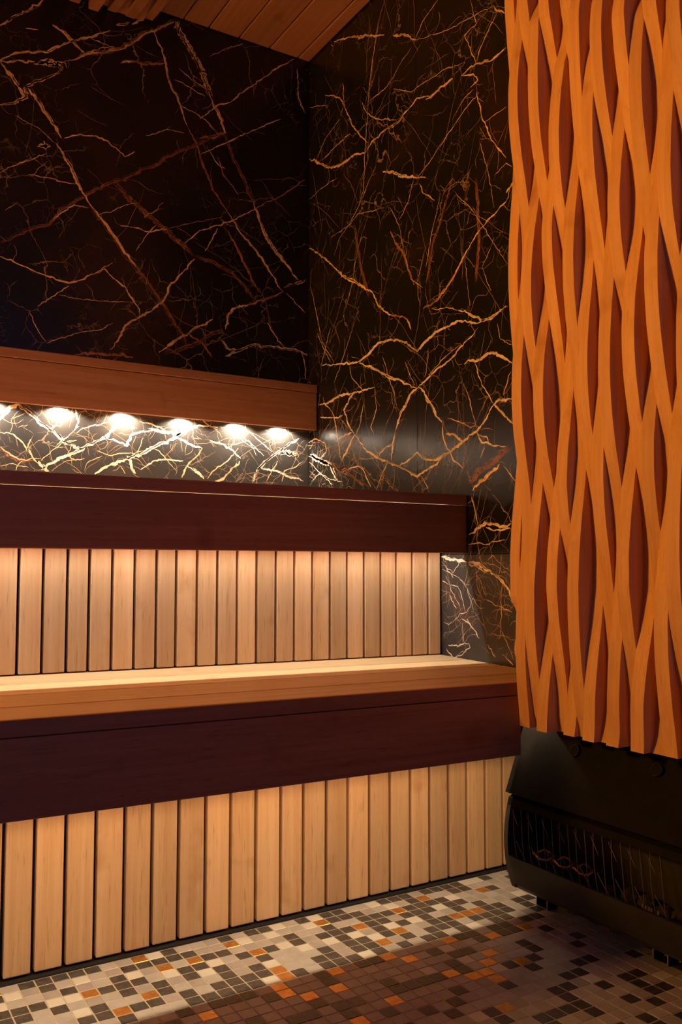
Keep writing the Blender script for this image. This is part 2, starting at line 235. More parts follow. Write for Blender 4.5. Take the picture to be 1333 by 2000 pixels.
# veins: stone inlays, each a thin uneven ribbon flush with the polished slab
VEINS = """Bg 5.3 -1051,2259 -1022,2283 -986,2303 -941,2320 -915,2325 -900,2341 -850,2378 -812,2402 -772,2423 -724,2457
Bg 7.1 -902,2416 -874,2407 -847,2387 -827,2373 -803,2360
Bg 4.4 -1051,2259 -1029,2258 -1000,2274 -978,2273 -952,2285
Bg 21.3 -941,2282 -907,2295 -884,2296 -871,2290
Bg 8.8 -868,2293 -891,2263 -925,2237 -962,2210 -976,2190 -972,2167 -1004,2142 -1047,2123
Bg 7.1 -1051,2259 -1032,2233 -1006,2201 -975,2166
Bg 7.0 -969,2196 -938,2161 -907,2122 -868,2068
Bg 7.0 -883,2048 -859,2013 -835,1971 -803,1918 -782,1886
Bd 8.5 -782,1886 -738,1838 -680,1768 -629,1711 -569,1642 -517,1575 -468,1510 -454,1470
Bg 5.2 -782,1886 -738,1838 -680,1768 -629,1711
Bd 12.5 -826,2332 -795,2358 -747,2377 -690,2407 -649,2442 -615,2482 -564,2516 -503,2567
Bg 4.5 -865,2312 -826,2332 -795,2358 -747,2375 -690,2406 -649,2439 -615,2478 -564,2515 -512,2555
Bg 15.9 -503,2558 -494,2522 -457,2481 -425,2438 -402,2391 -383,2339
Bg 7.0 -383,2339 -354,2289 -325,2225
Bd 8.7 -325,2225 -296,2143 -248,2065 -218,2009
Bg 7.8 -218,2009 -199,1959 -169,1893 -129,1846 -78,1805 -42,1766
Bg 4.4 -581,2502 -545,2427 -527,2346 -491,2286 -463,2216
Bd 4.3 -463,2216 -426,2155 -407,2099 -370,2020 -313,1953
Bg 4.3 -313,1953 -266,1891 -207,1840 -148,1770 -103,1714
Bd 7.9 -1038,1710 -988,1743 -930,1778 -885,1811 -863,1848 -818,1886 -783,1914 -715,1962 -642,2008 -575,2050 -497,2116 -417,2166 -325,2225
Bg 2.8 -412,2132 -306,2204 -211,2269 -116,2331
Bg 3.5 -418,2250 -354,2316 -308,2338 -251,2399 -192,2453 -123,2520 -61,2567
Bg 3.5 -860,2070 -814,2094 -774,2100 -726,2096 -693,2075 -668,2059 -639,2084
Bg 10.5 -935,2028 -919,2030 -901,2033
Bg 5.3 -919,2046 -914,2020
Bg 2.6 -963,1932 -896,1936 -865,1932 -819,1936
Bd 15.6 -699,1966 -657,1929 -607,1899 -555,1863 -485,1818 -431,1781
Bd 8.6 -431,1781 -367,1775 -302,1752 -255,1716 -206,1671
Bg 5.1 -431,1772 -483,1707 -518,1663 -534,1618 -577,1574 -618,1547 -659,1517 -683,1464 -706,1433
Bg 3.5 -1037,1668 -986,1654 -927,1638 -836,1622 -793,1641 -758,1665 -703,1710
Bg 3.4 -758,1665 -727,1685 -702,1661 -661,1639 -636,1602 -614,1573 -614,1556
Bg 2.6 -928,1536 -888,1570 -836,1614
Bg 2.1 -950,1517 -931,1474 -900,1431
Bg 2.1 -900,1427 -863,1448 -810,1471 -732,1494 -700,1519
Bg 6.0 -549,1445 -481,1500 -428,1541 -365,1580
Bd 8.6 -532,1443 -480,1462 -419,1491 -365,1533 -328,1542 -319,1531
Bb 8.5 -328,1512 -300,1485 -262,1490 -215,1514 -156,1516 -87,1517 -36,1515 -5,1505
Bg 3.4 -31,1516 -16,1472 -11,1418
Bb 6.8 -318,1461 -262,1490
Bg 6.9 -319,1552 -310,1602 -292,1626 -235,1648
Bd 6.9 -235,1648 -167,1681 -108,1713
Bg 8.6 -98,1733 -47,1756 -15,1773
Bg 3.1 -467,1817 -414,1871 -369,1893 -304,1924 -237,1969 -179,2013
Bd 3.1 -179,2013 -110,2056 -18,2137
Bg 2.8 -681,1833 -623,1837 -580,1833 -529,1852
Bd 2.1 -529,1852 -441,1891 -350,1927
Bg 3.5 -51,2533 -45,2430 -19,2381
Bg 3.4 -162,1597 -132,1556 -97,1521
Bg 2.6 -88,1712 -16,1655
Bd 7.1 -689,2361 -656,2376 -614,2380 -545,2403
Bg 7.1 -685,2362 -656,2376
Bg 2.6 -491,2278 -437,2267 -400,2254 -353,2214
Bg 2.3 -509,2359 -456,2349 -401,2334
Bg 2.1 -492,2400 -438,2372 -383,2361
Bd 3.5 -353,2138 -333,2081 -276,2023
Bg 2.6 -381,2149 -352,2112 -324,2101
Bg 2.1 -630,1760 -597,1817 -564,1857
Bg 8.9 -704,2481 -667,2502
Bg 5.3 -654,2500 -616,2529
Bd 6.8 -816,1403 -754,1416 -690,1419 -633,1418
Bg 4.5 -1053,2364 -1010,2410 -974,2439 -944,2465 -930,2486
Bg 2.7 -1039,2377 -988,2426 -959,2452
Bg 3.6 -980,2380 -943,2388
Bg 2.1 -1043,1918 -1000,1951 -949,1983 -912,2008
Bg 2.6 -395,1805 -368,1854 -350,1892
Bd 5.2 -313,1891 -275,1828 -236,1764 -197,1699
Bd 4.3 -455,1521 -401,1494 -364,1451
Bd 7.0 -418,2184 -372,2200 -325,2230
Bg 2.1 -799,2358 -747,2394 -706,2402
Bg 2.5 -784,2411 -747,2406 -707,2406
Bg 1.7 -754,1851 -714,1868 -665,1903 -624,1920
Bg 1.7 -866,1581 -812,1578 -733,1583 -636,1594
Bg 1.7 -539,1939 -573,1898 -606,1874
Bg 1.8 -1003,2103 -936,2082 -886,2047
Bg 1.8 -384,2477 -328,2521 -262,2560
Bg 1.8 -602,2145 -533,2184 -472,2187
Bg 2.4 -782,1869 -825,1868 -863,1836 -889,1807
Bh 1.7 -1026,1809 -990,1840
Bb 13.5 -973,1235 -932,1205 -880,1167 -834,1132 -788,1116
Bb 10.2 -1026,1185 -998,1225 -973,1235
Bb 6.8 -1026,1204 -998,1229
Bb 10.1 -907,1046 -878,1067 -841,1089 -788,1116 -749,1142 -718,1156 -686,1195 -646,1202 -625,1192
Bb 10.1 -915,1072 -900,1054 -885,1044
Bb 10.1 -718,1156 -686,1151 -649,1137 -637,1171 -613,1181 -563,1193 -520,1188 -485,1184 -442,1207 -407,1221 -343,1219
Bb 10.1 -747,1043 -708,1069 -644,1097 -595,1117 -545,1149 -494,1173 -442,1202
Bg 4.2 -609,1217 -571,1212 -520,1192
Bb 6.7 -485,1174 -441,1156 -397,1147
Bg 5.9 -397,1147 -423,1112 -449,1085 -466,1047
Bb 8.4 -449,1085 -414,1066 -391,1046
Bb 5.1 -370,1174 -324,1165 -287,1146 -259,1122
Bb 13.5 -211,1047 -192,1092 -164,1120 -125,1149 -85,1178 -40,1204
Bb 25.3 -117,1145 -85,1154 -55,1144
Bb 6.7 -183,1092 -124,1087 -85,1071 -34,1065 -19,1057
Bg 8.4 -351,1040 -323,1050 -305,1068 -278,1095 -264,1113
Bg 5.0 -1025,1148 -989,1147 -960,1123 -930,1079 -915,1065
Bg 3.4 -938,1136 -949,1108 -934,1086
Bd 15.2 -1024,1103 -988,1079 -959,1070 -922,1076
Bg 3.4 -1024,1107 -988,1083 -951,1072
Bb 6.7 -648,1105 -636,1082 -619,1051
Bb 5.1 -603,1064 -561,1095 -527,1101 -463,1101
Bb 3.0 -274,1220 -212,1160 -202,1135
Bb 2.4 -311,1226 -241,1175 -193,1153
Bb 2.4 -315,1153 -231,1185 -173,1136
Bb 3.7 -241,1219 -193,1188 -144,1152
Bb 5.1 -809,1235 -801,1197 -812,1173
Bb 3.4 -804,1165 -766,1188 -711,1205
Bg 2.7 -864,1122 -819,1164 -797,1186
Bg 2.7 -908,1073 -871,1110 -849,1131 -804,1142
Bg 2.7 -819,1125 -830,1101 -802,1079
Bg 2.4 -741,1115 -701,1102 -653,1113 -595,1125
Bg 2.4 -562,1135 -528,1113 -484,1066
Bg 2.4 -692,1055 -668,1072 -652,1049
Bg 2.4 -596,1166 -612,1124 -644,1089
Bg 3.4 -378,1047 -360,1073 -306,1111 -269,1156
Bg 2.4 -779,1050 -764,1082 -725,1100
Bg 3.4 -163,1049 -144,1086 -120,1122
Bg 3.4 -104,1052 -95,1088 -45,1109 -19,1129
Bg 2.4 -478,1258 -460,1243 -398,1240 -343,1210
Bg 2.4 -980,1038 -959,1070 -908,1080
Bg 2.2 -1022,1051 -987,1060 -944,1052
Bg 2.0 -877,1044 -833,1078 -779,1089
Rg 10.1 3,2218 -72,2171 -154,2123 -232,2107 -307,2108 -369,2087
Rg 6.4 -369,2087 -413,2108 -480,2113 -560,2106
Rg 9.4 -488,2114 -560,2106 -607,2122
Rg 6.0 -607,2122 -652,2137 -723,2108
Rg 8.8 -695,2113 -737,2111 -779,2113 -819,2115
Rg 6.1 -858,2104 -883,2109 -920,2107 -980,2085 -1038,2091
Rg 4.3 -858,2104 -908,2084 -926,2059 -895,2053
Rb 9.2 -471,1985 -544,1951 -605,1916 -650,1896
Rg 3.0 -650,1896 -693,1881
Rg 2.8 -650,1896 -708,1918 -763,1947 -817,1975 -869,2003 -931,2023
Rg 5.0 -112,2399 -212,2342 -251,2283 -288,2216 -343,2152 -387,2114
Rg 4.0 -352,2262 -378,2216 -430,2173 -545,2117
Rg 4.4 -93,2174 -212,2187 -279,2190
Rg 7.1 1,1892 -52,1859 -114,1819 -174,1770
Rg 11.4 -174,1770 -251,1712 -342,1662 -411,1620
Rg 7.9 -411,1620 -445,1568 -510,1524
Rd 6.1 -510,1524 -602,1488
Rd 7.0 -676,1501 -745,1509 -812,1549 -864,1600
Rg 5.3 -745,1509 -812,1549 -864,1600 -914,1641 -962,1665 -1031,1688 -1054,1726
Rg 6.6 -1032,1711 -1056,1729
Rg 7.6 -595,1490 -617,1454
Rb 7.9 -96,1450 -214,1432 -324,1415 -394,1430 -445,1452 -509,1447 -572,1428 -617,1401 -646,1382 -703,1408 -772,1422 -837,1427 -911,1402 -970,1399 -1027,1420
Rb 6.5 -837,1456 -887,1431 -935,1404 -982,1408 -1033,1418
Rg 2.8 -718,1490 -785,1477 -837,1456
Rg 8.3 -172,2560 -269,2525 -396,2463 -481,2420
Rg 9.4 -530,2392 -608,2351 -646,2317
Rg 3.0 -638,2316 -683,2356 -754,2379
Rg 2.1 -646,2317 -767,2275 -872,2253 -994,2227
Rg 3.5 -1011,2205 -982,2185 -933,2137 -920,2107
Rg 5.4 -994,2223 -1011,2205 -1033,2185
Rg 3.4 -482,2533 -448,2474 -413,2375 -387,2241 -369,2102 -360,1968 -325,1922
Rg 2.8 -898,2297 -922,2217 -872,2211 -920,2107
Rg 4.0 -919,2029 -942,1945 -977,1874 -1033,1803
Rg 2.7 -954,1932 -1035,1935
Rg 1.7 -864,1600 -876,1515 -887,1455
Rg 2.5 -154,1879 -270,1882 -342,1935 -430,2019
Rg 2.6 -10,1754 -53,1647 -95,1533 -175,1445
Rg 2.2 -511,1856 -558,1785 -588,1684 -618,1604 -676,1562
Rg 2.7 -231,2385 -241,2308 -212,2280
Rg 2.2 38,2425 -133,2353
Rg 3.0 -664,1873 -678,1841 -734,1799
Rg 2.4 -635,1902 -605,1841 -558,1803
Rg 1.6 -815,1799 -891,1722 -984,1594 -1034,1525
Rg 2.6 -993,1382 -1003,1341 -1047,1316
Rg 2.2 -396,2247 -497,2247 -561,2282 -623,2306
Rg 2.0 -529,2223 -622,2169 -681,2168 -793,2158 -871,2136
Rg 1.7 -907,2043 -870,2036 -818,2001
Rg 1.8 -930,1894 -964,1791 -986,1688
Rg 2.4 -212,2270 -113,2240 -51,2191
Rg 1.6 -987,1775 -1033,1788 -1055,1771
Rg 2.0 -251,1608 -288,1677 -324,1785 -378,1865
Rg 2.0 -175,1374 -251,1469 -306,1555
Rg 1.8 -691,1679 -647,1587 -661,1513
Rg 1.8 -762,1810 -720,1713 -691,1618
Rg 1.6 -985,1610 -937,1546 -971,1473
Rg 2.7 150,2192 36,2181
Rg 2.1 35,2060 -72,2075 -193,2071
Rg 1.9 -174,1811 -213,1860 -325,1902 -479,1868
Rd 14.9 -816,1832 -775,1763 -719,1670 -690,1566
Rd 11.0 -916,1794 -926,1629 -912,1513
Rd 13.1 -306,1869 -342,1721 -394,1610
Rd 9.1 -511,1782 -588,1675 -633,1582
Rg 2.5 -674,1285 -730,1318 -797,1346 -849,1359
Rg 3.0 -342,1407 -444,1363 -586,1305
Rb 7.5 -334,1410 -402,1387 -456,1356 -508,1329 -558,1316 -607,1293 -645,1274
Rb 5.5 -645,1274 -682,1288 -736,1311 -797,1326 -839,1350 -887,1370 -919,1389
Rb 9.2 -645,1274 -616,1266 -597,1241 -567,1217 -537,1169
Rb 6.2 -537,1169 -522,1131 -512,1080
Rb 10.0 -654,1277 -677,1261 -691,1237 -717,1211 -735,1181 -761,1159
Rb 4.8 -765,1155 -765,1123 -777,1095 -798,1071 -810,1049 -851,1024
Rb 7.9 -547,1059 -596,1068 -643,1089 -680,1065 -734,1058 -794,1072 -852,1094 -908,1115 -939,1136 -977,1176
Rb 9.0 -977,1176 -999,1184 -1045,1179
Rb 6.4 -977,1176 -1006,1151 -1048,1116
Rb 3.4 -977,1176 -962,1198 -932,1233 -910,1288 -902,1305
Rb 7.8 -859,1303 -875,1311 -910,1301 -941,1307 -971,1311 -1008,1294 -1047,1269
Rb 7.0 -306,1182 -340,1153 -379,1121 -444,1093 -507,1072 -547,1059 -596,1040 -643,1019 -698,1036 -733,1044 -794,1077
Rb 6.6 -228,1109 -276,1154 -306,1182
Rb 6.4 -306,1182 -264,1225 -240,1272 -276,1305 -300,1320 -357,1319 -423,1317
Rb 5.8 -198,1182 -288,1193
Rb 8.4 -82,1316 -128,1312 -179,1321 -252,1324 -294,1321
Rb 4.2 -102,1340 -115,1311 -166,1277 -191,1222 -204,1169 -228,1103
Rb 4.2 -82,1273 -179,1256 -234,1257
Rb 4.6 -444,1099 -476,1119 -522,1128
Rb 3.3 -357,1273 -334,1203 -311,1181
Rb 3.1 -465,1043 -496,1076
Rb 6.9 -778,1124 -811,1120 -836,1104 -852,1092
Rb 5.2 -908,1115 -930,1082 -960,1076 -990,1068 -1022,1062
Rb 3.3 -915,1104 -949,1095 -960,1076
Rg 2.0 -922,1043 -938,1071
Rd 21.8 -1033,1062 -989,1036 -945,1020 -906,999 -875,986
Rg 9.1 -890,960 -921,982 -959,999 -996,1020
Rg 3.2 -1011,1014 -1032,993 -1052,972
Rb 4.0 -886,945 -897,914 -912,863
Rb 8.9 -873,846 -912,860 -942,874 -979,868 -1008,862 -1037,868
Rb 5.1 -942,862 -972,852 -1008,854 -1036,856
Rg 3.8 -872,819 -911,823 -942,817 -971,824 -1015,828
Rb 4.4 5,1194 -49,1201 -116,1180 -129,1152 -90,1130
Rb 27.7 -23,1147 -76,1125 -141,1105
Rb 20.4 -141,1111 -179,1069 -192,1049
Rd 19.4 -129,1119 -204,1086 -276,1060 -357,1017
Rb 6.8 12,1151 -90,1123 -179,1085
Rb 4.8 -264,1074 -323,1081 -357,1065 -401,1007
Rb 2.6 -9,1125 -90,1077 -167,1032
Rb 2.5 -23,1056 -77,1078 -154,1052 -229,1039
Rg 2.8 -433,999 -465,1043
Rb 2.7 -862,1240 -877,1212 -893,1163 -908,1125
Rg 2.7 -787,1168 -836,1151 -884,1128 -916,1127
Rg 2.6 -1013,1194 -1028,1221 -1043,1248
Rb 3.2 -423,1311 -434,1249 -401,1194 -423,1167
Rg 2.3 -497,1333 -528,1287 -543,1238
Rb 2.3 -661,1020 -697,979
Rg 2.8 -61,1569 -114,1497 -153,1449
Rg 2.9 -153,1568 -127,1521 -88,1449
Rg 2.6 -276,1412 -288,1372 -357,1316
Rg 2.5 -466,1405 -497,1339 -528,1281
Rg 2.4 -588,1363 -607,1325 -635,1285
Rg 2.4 -701,1379 -691,1331 -682,1299
Rb 9.5 -755,788 -781,783 -807,780 -832,776 -857,774
Rb 8.8 -857,774 -877,773 -908,769 -931,761 -954,751 -974,740 -993,730 -1008,719 -1027,703 -1038,670
Rb 5.2 -864,773 -891,764 -918,755 -945,748
Rb 2.8 -832,773 -817,757 -803,744 -777,757
Rb 2.4 -758,754 -788,745 -821,734 -842,723 -863,706 -883,682
Rb 2.4 -773,736 -788,716 -795,698 -816,675 -834,654
Rb 2.4 -789,713 -813,709 -826,707 -841,681 -852,654 -855,639
Rb 2.1 -758,722 -788,711
Rb 3.0 -791,684 -805,666 -820,649
Rb 2.0 -764,610 -786,604 -816,621 -834,636 -862,641 -876,655 -883,673 -890,680
Rb 3.9 -841,623 -875,611 -889,599 -902,586 -912,576
Rb 3.7 -782,549 -811,550 -840,555 -870,560
Rb 3.0 -870,560 -875,550 -854,537 -829,524 -804,518
Rb 2.7 -775,539 -789,527 -804,518
Rg 2.0 -890,678 -910,657 -933,655
Rg 2.5 -934,676 -953,673 -976,662 -998,659 -1023,653 -1038,648
Rg 2.3 -1002,717 -998,690 -998,652 -995,609 -994,592 -987,579
Rg 2.2 -998,599 -1012,579 -1030,553 -1039,533
Rg 1.6 -900,757 -904,735 -907,705 -924,679
Rg 1.6 -904,740 -921,718 -940,684
Rg 3.8 -942,563 -958,552 -964,540 -974,532
Rg 2.7 -999,542 -1021,530 -1039,519
Rg 1.9 -947,777 -968,789 -984,776 -996,770 -1030,751
Rg 1.9 -998,789 -998,770 -991,742
Rb 2.0 -844,612 -844,587 -845,561
Rb 2.0 -863,706 -873,682 -890,647
Rg 4.0 -862,624 -875,611
Rb 1.7 -770,766 -781,750 -806,730"""
def frac_line(pts, rough, step):
    out = [pts[0]]
    for a, b in zip(pts[:-1], pts[1:]):
        d = math.hypot(b[0] - a[0], b[1] - a[1]); n = max(1, int(d / step))
        nx, ny = (-(b[1] - a[1]) / (d + 1e-9), (b[0] - a[0]) / (d + 1e-9)); off = 0
        for k in range(1, n + 1):
            t = k / n; off = off * 0.6 + rnd.gauss(0, rough); e = off * math.sin(math.pi * min(t, 1)) if k < n else 0
            out.append((a[0] + (b[0] - a[0]) * t + nx * e, a[1] + (b[1] - a[1]) * t + ny * e))
    return out
class Ribbons:
    def __init__(s): s.v = []; s.f = []
    def add(s, pts, wid, wall, lift, taper=(0.35, 0.35)):
        n = len(pts); i0 = len(s.v); wn = 1.0
        for k, q in enumerate(pts):
            a = pts[max(k - 1, 0)]; b = pts[min(k + 1, n - 1)]; d = math.hypot(b[0] - a[0], b[1] - a[1]) + 1e-9
            nx, ny = -(b[1] - a[1]) / d, (b[0] - a[0]) / d; t = k / max(1, n - 1)
            wn = max(0.35, min(1.5, wn * 0.55 + 0.45 + rnd.gauss(0, 0.26)))
            tp = 1.0
            if t < 0.15: tp = taper[0] + (1 - taper[0]) * t / 0.15
            if t > 0.85: tp = min(tp, taper[1] + (1 - taper[1]) * (1 - t) / 0.15)
            h = wid * 0.5 * wn * tp
            for sg in (-1, 1):
                A, Z = q[0] + nx * h * sg * rnd.uniform(0.8, 1.2), q[1] + ny * h * sg * rnd.uniform(0.8, 1.2)
                s.v.append((A, -lift, Z) if wall == 'B' else (-lift, A, Z))
            if k: s.f.append((i0 + 2 * k - 2, i0 + 2 * k - 1, i0 + 2 * k + 1, i0 + 2 * k))
    def build(s, mat, parent):
        me = bpy.data.meshes.new('vein'); me.from_pydata(s.v, [], s.f); o = link('vein', me, mat, parent); o['kind'] = 'stuff'; return o
RB = {}
def rb(wall, c):
    return RB.setdefault((wall, c), Ribbons())
LIFT = {'d': 0.00015, 'h': 0.0002, 'g': 0.00028, 'b': 0.00036}
def okpt(wall, q):
    return (q[0] < -0.0005 and q[1] < H) and (wall == 'B' or q[0] > -1.9)
for ln in VEINS.strip().splitlines():
    hd, wd, *pp = ln.split(); wall, c = hd[0], hd[1]; z1 = int(pp[0].split(',')[1])
    WS = 0.74 if wall == 'R' else (0.8 if z1 < 1240 else 1.12); wd = float(wd) / 1000 * WS
    raw = [tuple(int(t) / 1000 for t in q.split(',')) for q in pp]
    pts = [q for q in frac_line(raw, 0.0012 + wd * 0.10, 0.0055) if okpt(wall, q)]
    if len(pts) < 2: continue
    R_ = rb(wall, c)
    if wd > 0.009 and c != 'd':          # broad veins: a core with ragged strands
        R_.add(pts, wd * 0.72, wall, LIFT[c])
        for s_ in range(3):
            o_ = rnd.uniform(-0.5, 0.5) * wd
            R_.add([(q[0] + o_ + rnd.gauss(0, wd * .12), q[1] + o_ * 0.6 + rnd.gauss(0, wd * .12)) for q in pts], wd * 0.22, wall, LIFT[c])
    elif c == 'd' and wd > 0.008:        # diffuse rusty bands: many faint strands
        for s_ in range(9):
            o_ = rnd.gauss(0, 0.33) * wd; o2 = rnd.gauss(0, 0.33) * wd
            R_.add([(q[0] + o_ + rnd.gauss(0, wd * .05), q[1] + o2 + rnd.gauss(0, wd * .05)) for q in pts], wd * 0.10, wall, LIFT['d'], (0.05, 0.05))
    else:
        R_.add(pts, wd, wall, LIFT[c])
        if wd > 0.004:
            R_.add([(q[0] + wd * .7, q[1] + wd * .5) for q in pts[len(pts)//4: 3*len(pts)//4]] or pts, wd * 0.3, wall, LIFT[c], (0.05, 0.05))
    # hairline offshoots
    Hr = rb(wall, 'h')
    for k in range(int(len(pts) / (9 if wall == 'R' else 22))):
        q = rnd.choice(pts); a = rnd.uniform(0, 2 * math.pi); Ln = rnd.uniform(0.02, 0.09); n = 7; run = [q]
        for j in range(n):
            a += rnd.gauss(0, 0.35); run.append((run[-1][0] + math.cos(a) * Ln / n, run[-1][1] + math.sin(a) * Ln / n))
        run = [q for q in run if okpt(wall, q)]
        if len(run) > 2: Hr.add(run, rnd.uniform(0.0005, 0.0012), wall, LIFT['h'], (1, 0.1))
# long straight hair cracks, denser on the right wall
for wall, cnt, lo, hi in (('B', 30, -1.3, -0.01), ('R', 170, -1.25, -0.01)):
    for k in range(cnt):
        q = (rnd.uniform(lo, hi), rnd.uniform(0.55 if wall == 'R' else 1.03, 2.5)); a = rnd.gauss(math.pi / 2, 0.55) if wall == 'R' else rnd.uniform(0, math.pi)
        Ln = rnd.uniform(0.06, 0.34); run = [q]
        for j in range(12):
            a += rnd.gauss(0, 0.09); run.append((run[-1][0] + math.cos(a) * Ln / 12, run[-1][1] + math.sin(a) * Ln / 12))
        run = [q for q in run if okpt(wall, q)]
        if len(run) > 3: rb(wall, 'h').add(run, rnd.uniform(0.0005, 0.0011), wall, LIFT['h'], (0.1, 0.1))
# dense crackle, partly standing in for lamp light: strip behind backrest, beside benches
for wall, x0, x1, z0, z1, cnt in (('B', -1.25, -0.01, 1.04, 1.23, 150), ('R', -0.30, -0.01, 1.0, 1.23, 50), ('R', -1.1, -0.76, 0.53, 0.79, 70)):
    for k in range(cnt):
        q = (rnd.uniform(x0, x1), rnd.uniform(z0, z1)); a = rnd.uniform(0, math.pi); Ln = rnd.uniform(0.02, 0.10); run = [q]
        for j in range(9):
            a += rnd.gauss(0, 0.28); run.append((run[-1][0] + math.cos(a) * Ln / 9, run[-1][1] + math.sin(a) * Ln / 9))
        run = [q for q in run if okpt(wall, q)]
        if len(run) > 3: rb(wall, 'h').add(run, rnd.uniform(0.0005, 0.0014), wall, LIFT['h'], (0.1, 0.1))
for (wall, c), R_ in RB.items():
    R_.build(M_VEIN[c], wall_back if wall == 'B' else wall_right)

# ceiling planks (flat part) running away from the back wall
pe = [-0.0015, -0.0493, -0.1618, -0.279, -0.3903, -0.4795, -0.5865]
for a, b in zip(pe[1:], pe[:-1]):
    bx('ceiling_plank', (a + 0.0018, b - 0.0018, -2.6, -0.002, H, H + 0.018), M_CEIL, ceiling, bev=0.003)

# ------------------------------------------------------------------ mosaic floor
PIT, TX0, TY0 = 0.030070, -1.127800, -0.980000
def pairs(s): return {tuple(map(int, q.split(','))) for q in s.split()}
TD, TW, TC = pairs("-2,1 -2,4 -1,3 -1,4 0,0 0,3 1,0 1,1 1,4 2,0 2,2 2,6 3,0 3,5 3,6 4,0 4,3 4,7 5,2 5,3 5,4 5,6 6,1 6,3 6,6 7,1 7,4 7,5 7,8 8,1 8,7 9,0 9,1 9,3 9,4 9,7 10,1 10,3 10,6 10,8 11,2 11,4 11,5 11,6 11,7 12,2 13,0 13,3 13,5 14,4 15,0 15,3 15,7 16,0 16,8 17,2 17,3 17,6 17,7 18,5 18,6 18,7 19,0 19,3 19,7 19,8 20,2 20,3 20,4 20,5 20,6 21,0 21,1 21,3 21,5 21,6 22,0 22,1 23,1 23,2 23,3 23,4 23,5 23,7 24,2 24,3 24,6 25,2 25,4 25,7 26,0 26,3 26,6 26,7 27,0 27,2 27,3 27,4 27,5 27,6 27,8 28,0 28,1 28,2 28,3 28,5 28,7 28,8 29,2 30,0 30,2 30,3 30,4 30,6 30,8 31,0 31,3 31,7 31,8 32,0 32,1 32,4 32,5 32,7 33,0 33,1 33,5 33,6 33,8 35,2 35,5 35,6 36,0 36,5"), pairs("-2,2 1,3 2,3 2,5 3,1 6,2 8,0 8,3 10,4 11,3 14,1 14,5 16,1 16,3 17,0 17,4 19,1 19,4 20,0 20,7 21,4 22,5 24,4 25,0 26,1 26,4 29,3 29,7 31,2 34,0 35,0 36,4"), pairs("3,3 4,6 6,5 7,0 8,2 8,9 10,2 13,1 13,8 13,9 14,3 14,6 14,7 14,10 15,14 16,10 17,8 18,13 20,1 21,8 22,3 22,6 22,9 23,12 23,17 24,5 25,13 25,14 26,2 26,8 26,12 27,11 29,1 29,5 29,9 30,5 31,5 32,9 34,2")
def px(P):
    d = Vector(P) - CP; z = d.dot(CF); return (666.5 + FPX * d.dot(CR) / z, 1000 - FPX * d.dot(CU) / z, z)
hs = PIT / 2 - 0.0012
def tile_kind(i, j):
    if (i, j) in TC: return 4
    if (i, j) in TD: return 3
    if (i, j) in TW: return 2
    r = random.Random(i * 131 + j * 17 + 5)
    if j < 6 + (0 if i < 0 else 0) and 0 <= i <= 37: return 0 if r.random() < 0.55 else 1
    v = r.random()
    return 3 if v < 0.26 else (2 if v < 0.31 else (4 if v < 0.325 and j < 26 else (0 if v < 0.68 else 1)))
TM = [M_TG, M_TG2, M_TW, M_TD, M_TC]
tmesh = []
for k in range(5):
    bm = bmesh.new(); box(bm, -hs, hs, -hs, hs, -0.004, 0.0, bev=0.0007)
    bmesh.ops.recalc_face_normals(bm, faces=bm.faces)
    me = bpy.data.meshes.new('tile'); bm.to_mesh(me); bm.free(); me.materials.append(TM[k]); tmesh.append(me)
allt = []
for i in range(-14, 41):
    for j in range(0, 38):
        c = (TX0 + i * PIT, TY0 - j * PIT, 0.0); u, v, z = px(c)
        hid = c[0] > -0.16 and c[1] < -1.19
        vis = -20 < u < 1353 and v < 2025 and not hid
        allt.append((0 if vis else 1, z, i, j, c))
allt.sort()
tr = random.Random(3); sv, sf, sm = [], [], []
for n, (nv, z, i, j, c) in enumerate(allt):
    k = tile_kind(i, j); rx, ry = tr.gauss(0, 0.006), tr.gauss(0, 0.006)
    if n < 300 and nv == 0:
        o = bpy.data.objects.new('tile', tmesh[k]); COL.objects.link(o); o.parent = floor
        o.location = (c[0], c[1], tr.uniform(-0.0002, 0.0002)); o.rotation_euler = (rx, ry, tr.gauss(0, 0.008))
    else:
        me = tmesh[k]; b0 = len(sv); R3 = Matrix.Rotation(rx, 3, 'X') @ Matrix.Rotation(ry, 3, 'Y')
        sv += [tuple(R3 @ q.co + Vector(c)) for q in me.vertices]; sf += [tuple(b0 + t for t in f.vertices) for f in me.polygons]; sm += [k] * len(me.polygons)
me = bpy.data.meshes.new('tile_field'); me.from_pydata(sv, [], sf); [me.materials.append(m) for m in TM]
for f, k in zip(me.polygons, sm): f.material_index = k
o = bpy.data.objects.new('tile_field', me); COL.objects.link(o); o.parent = floor; o['kind'] = 'stuff'

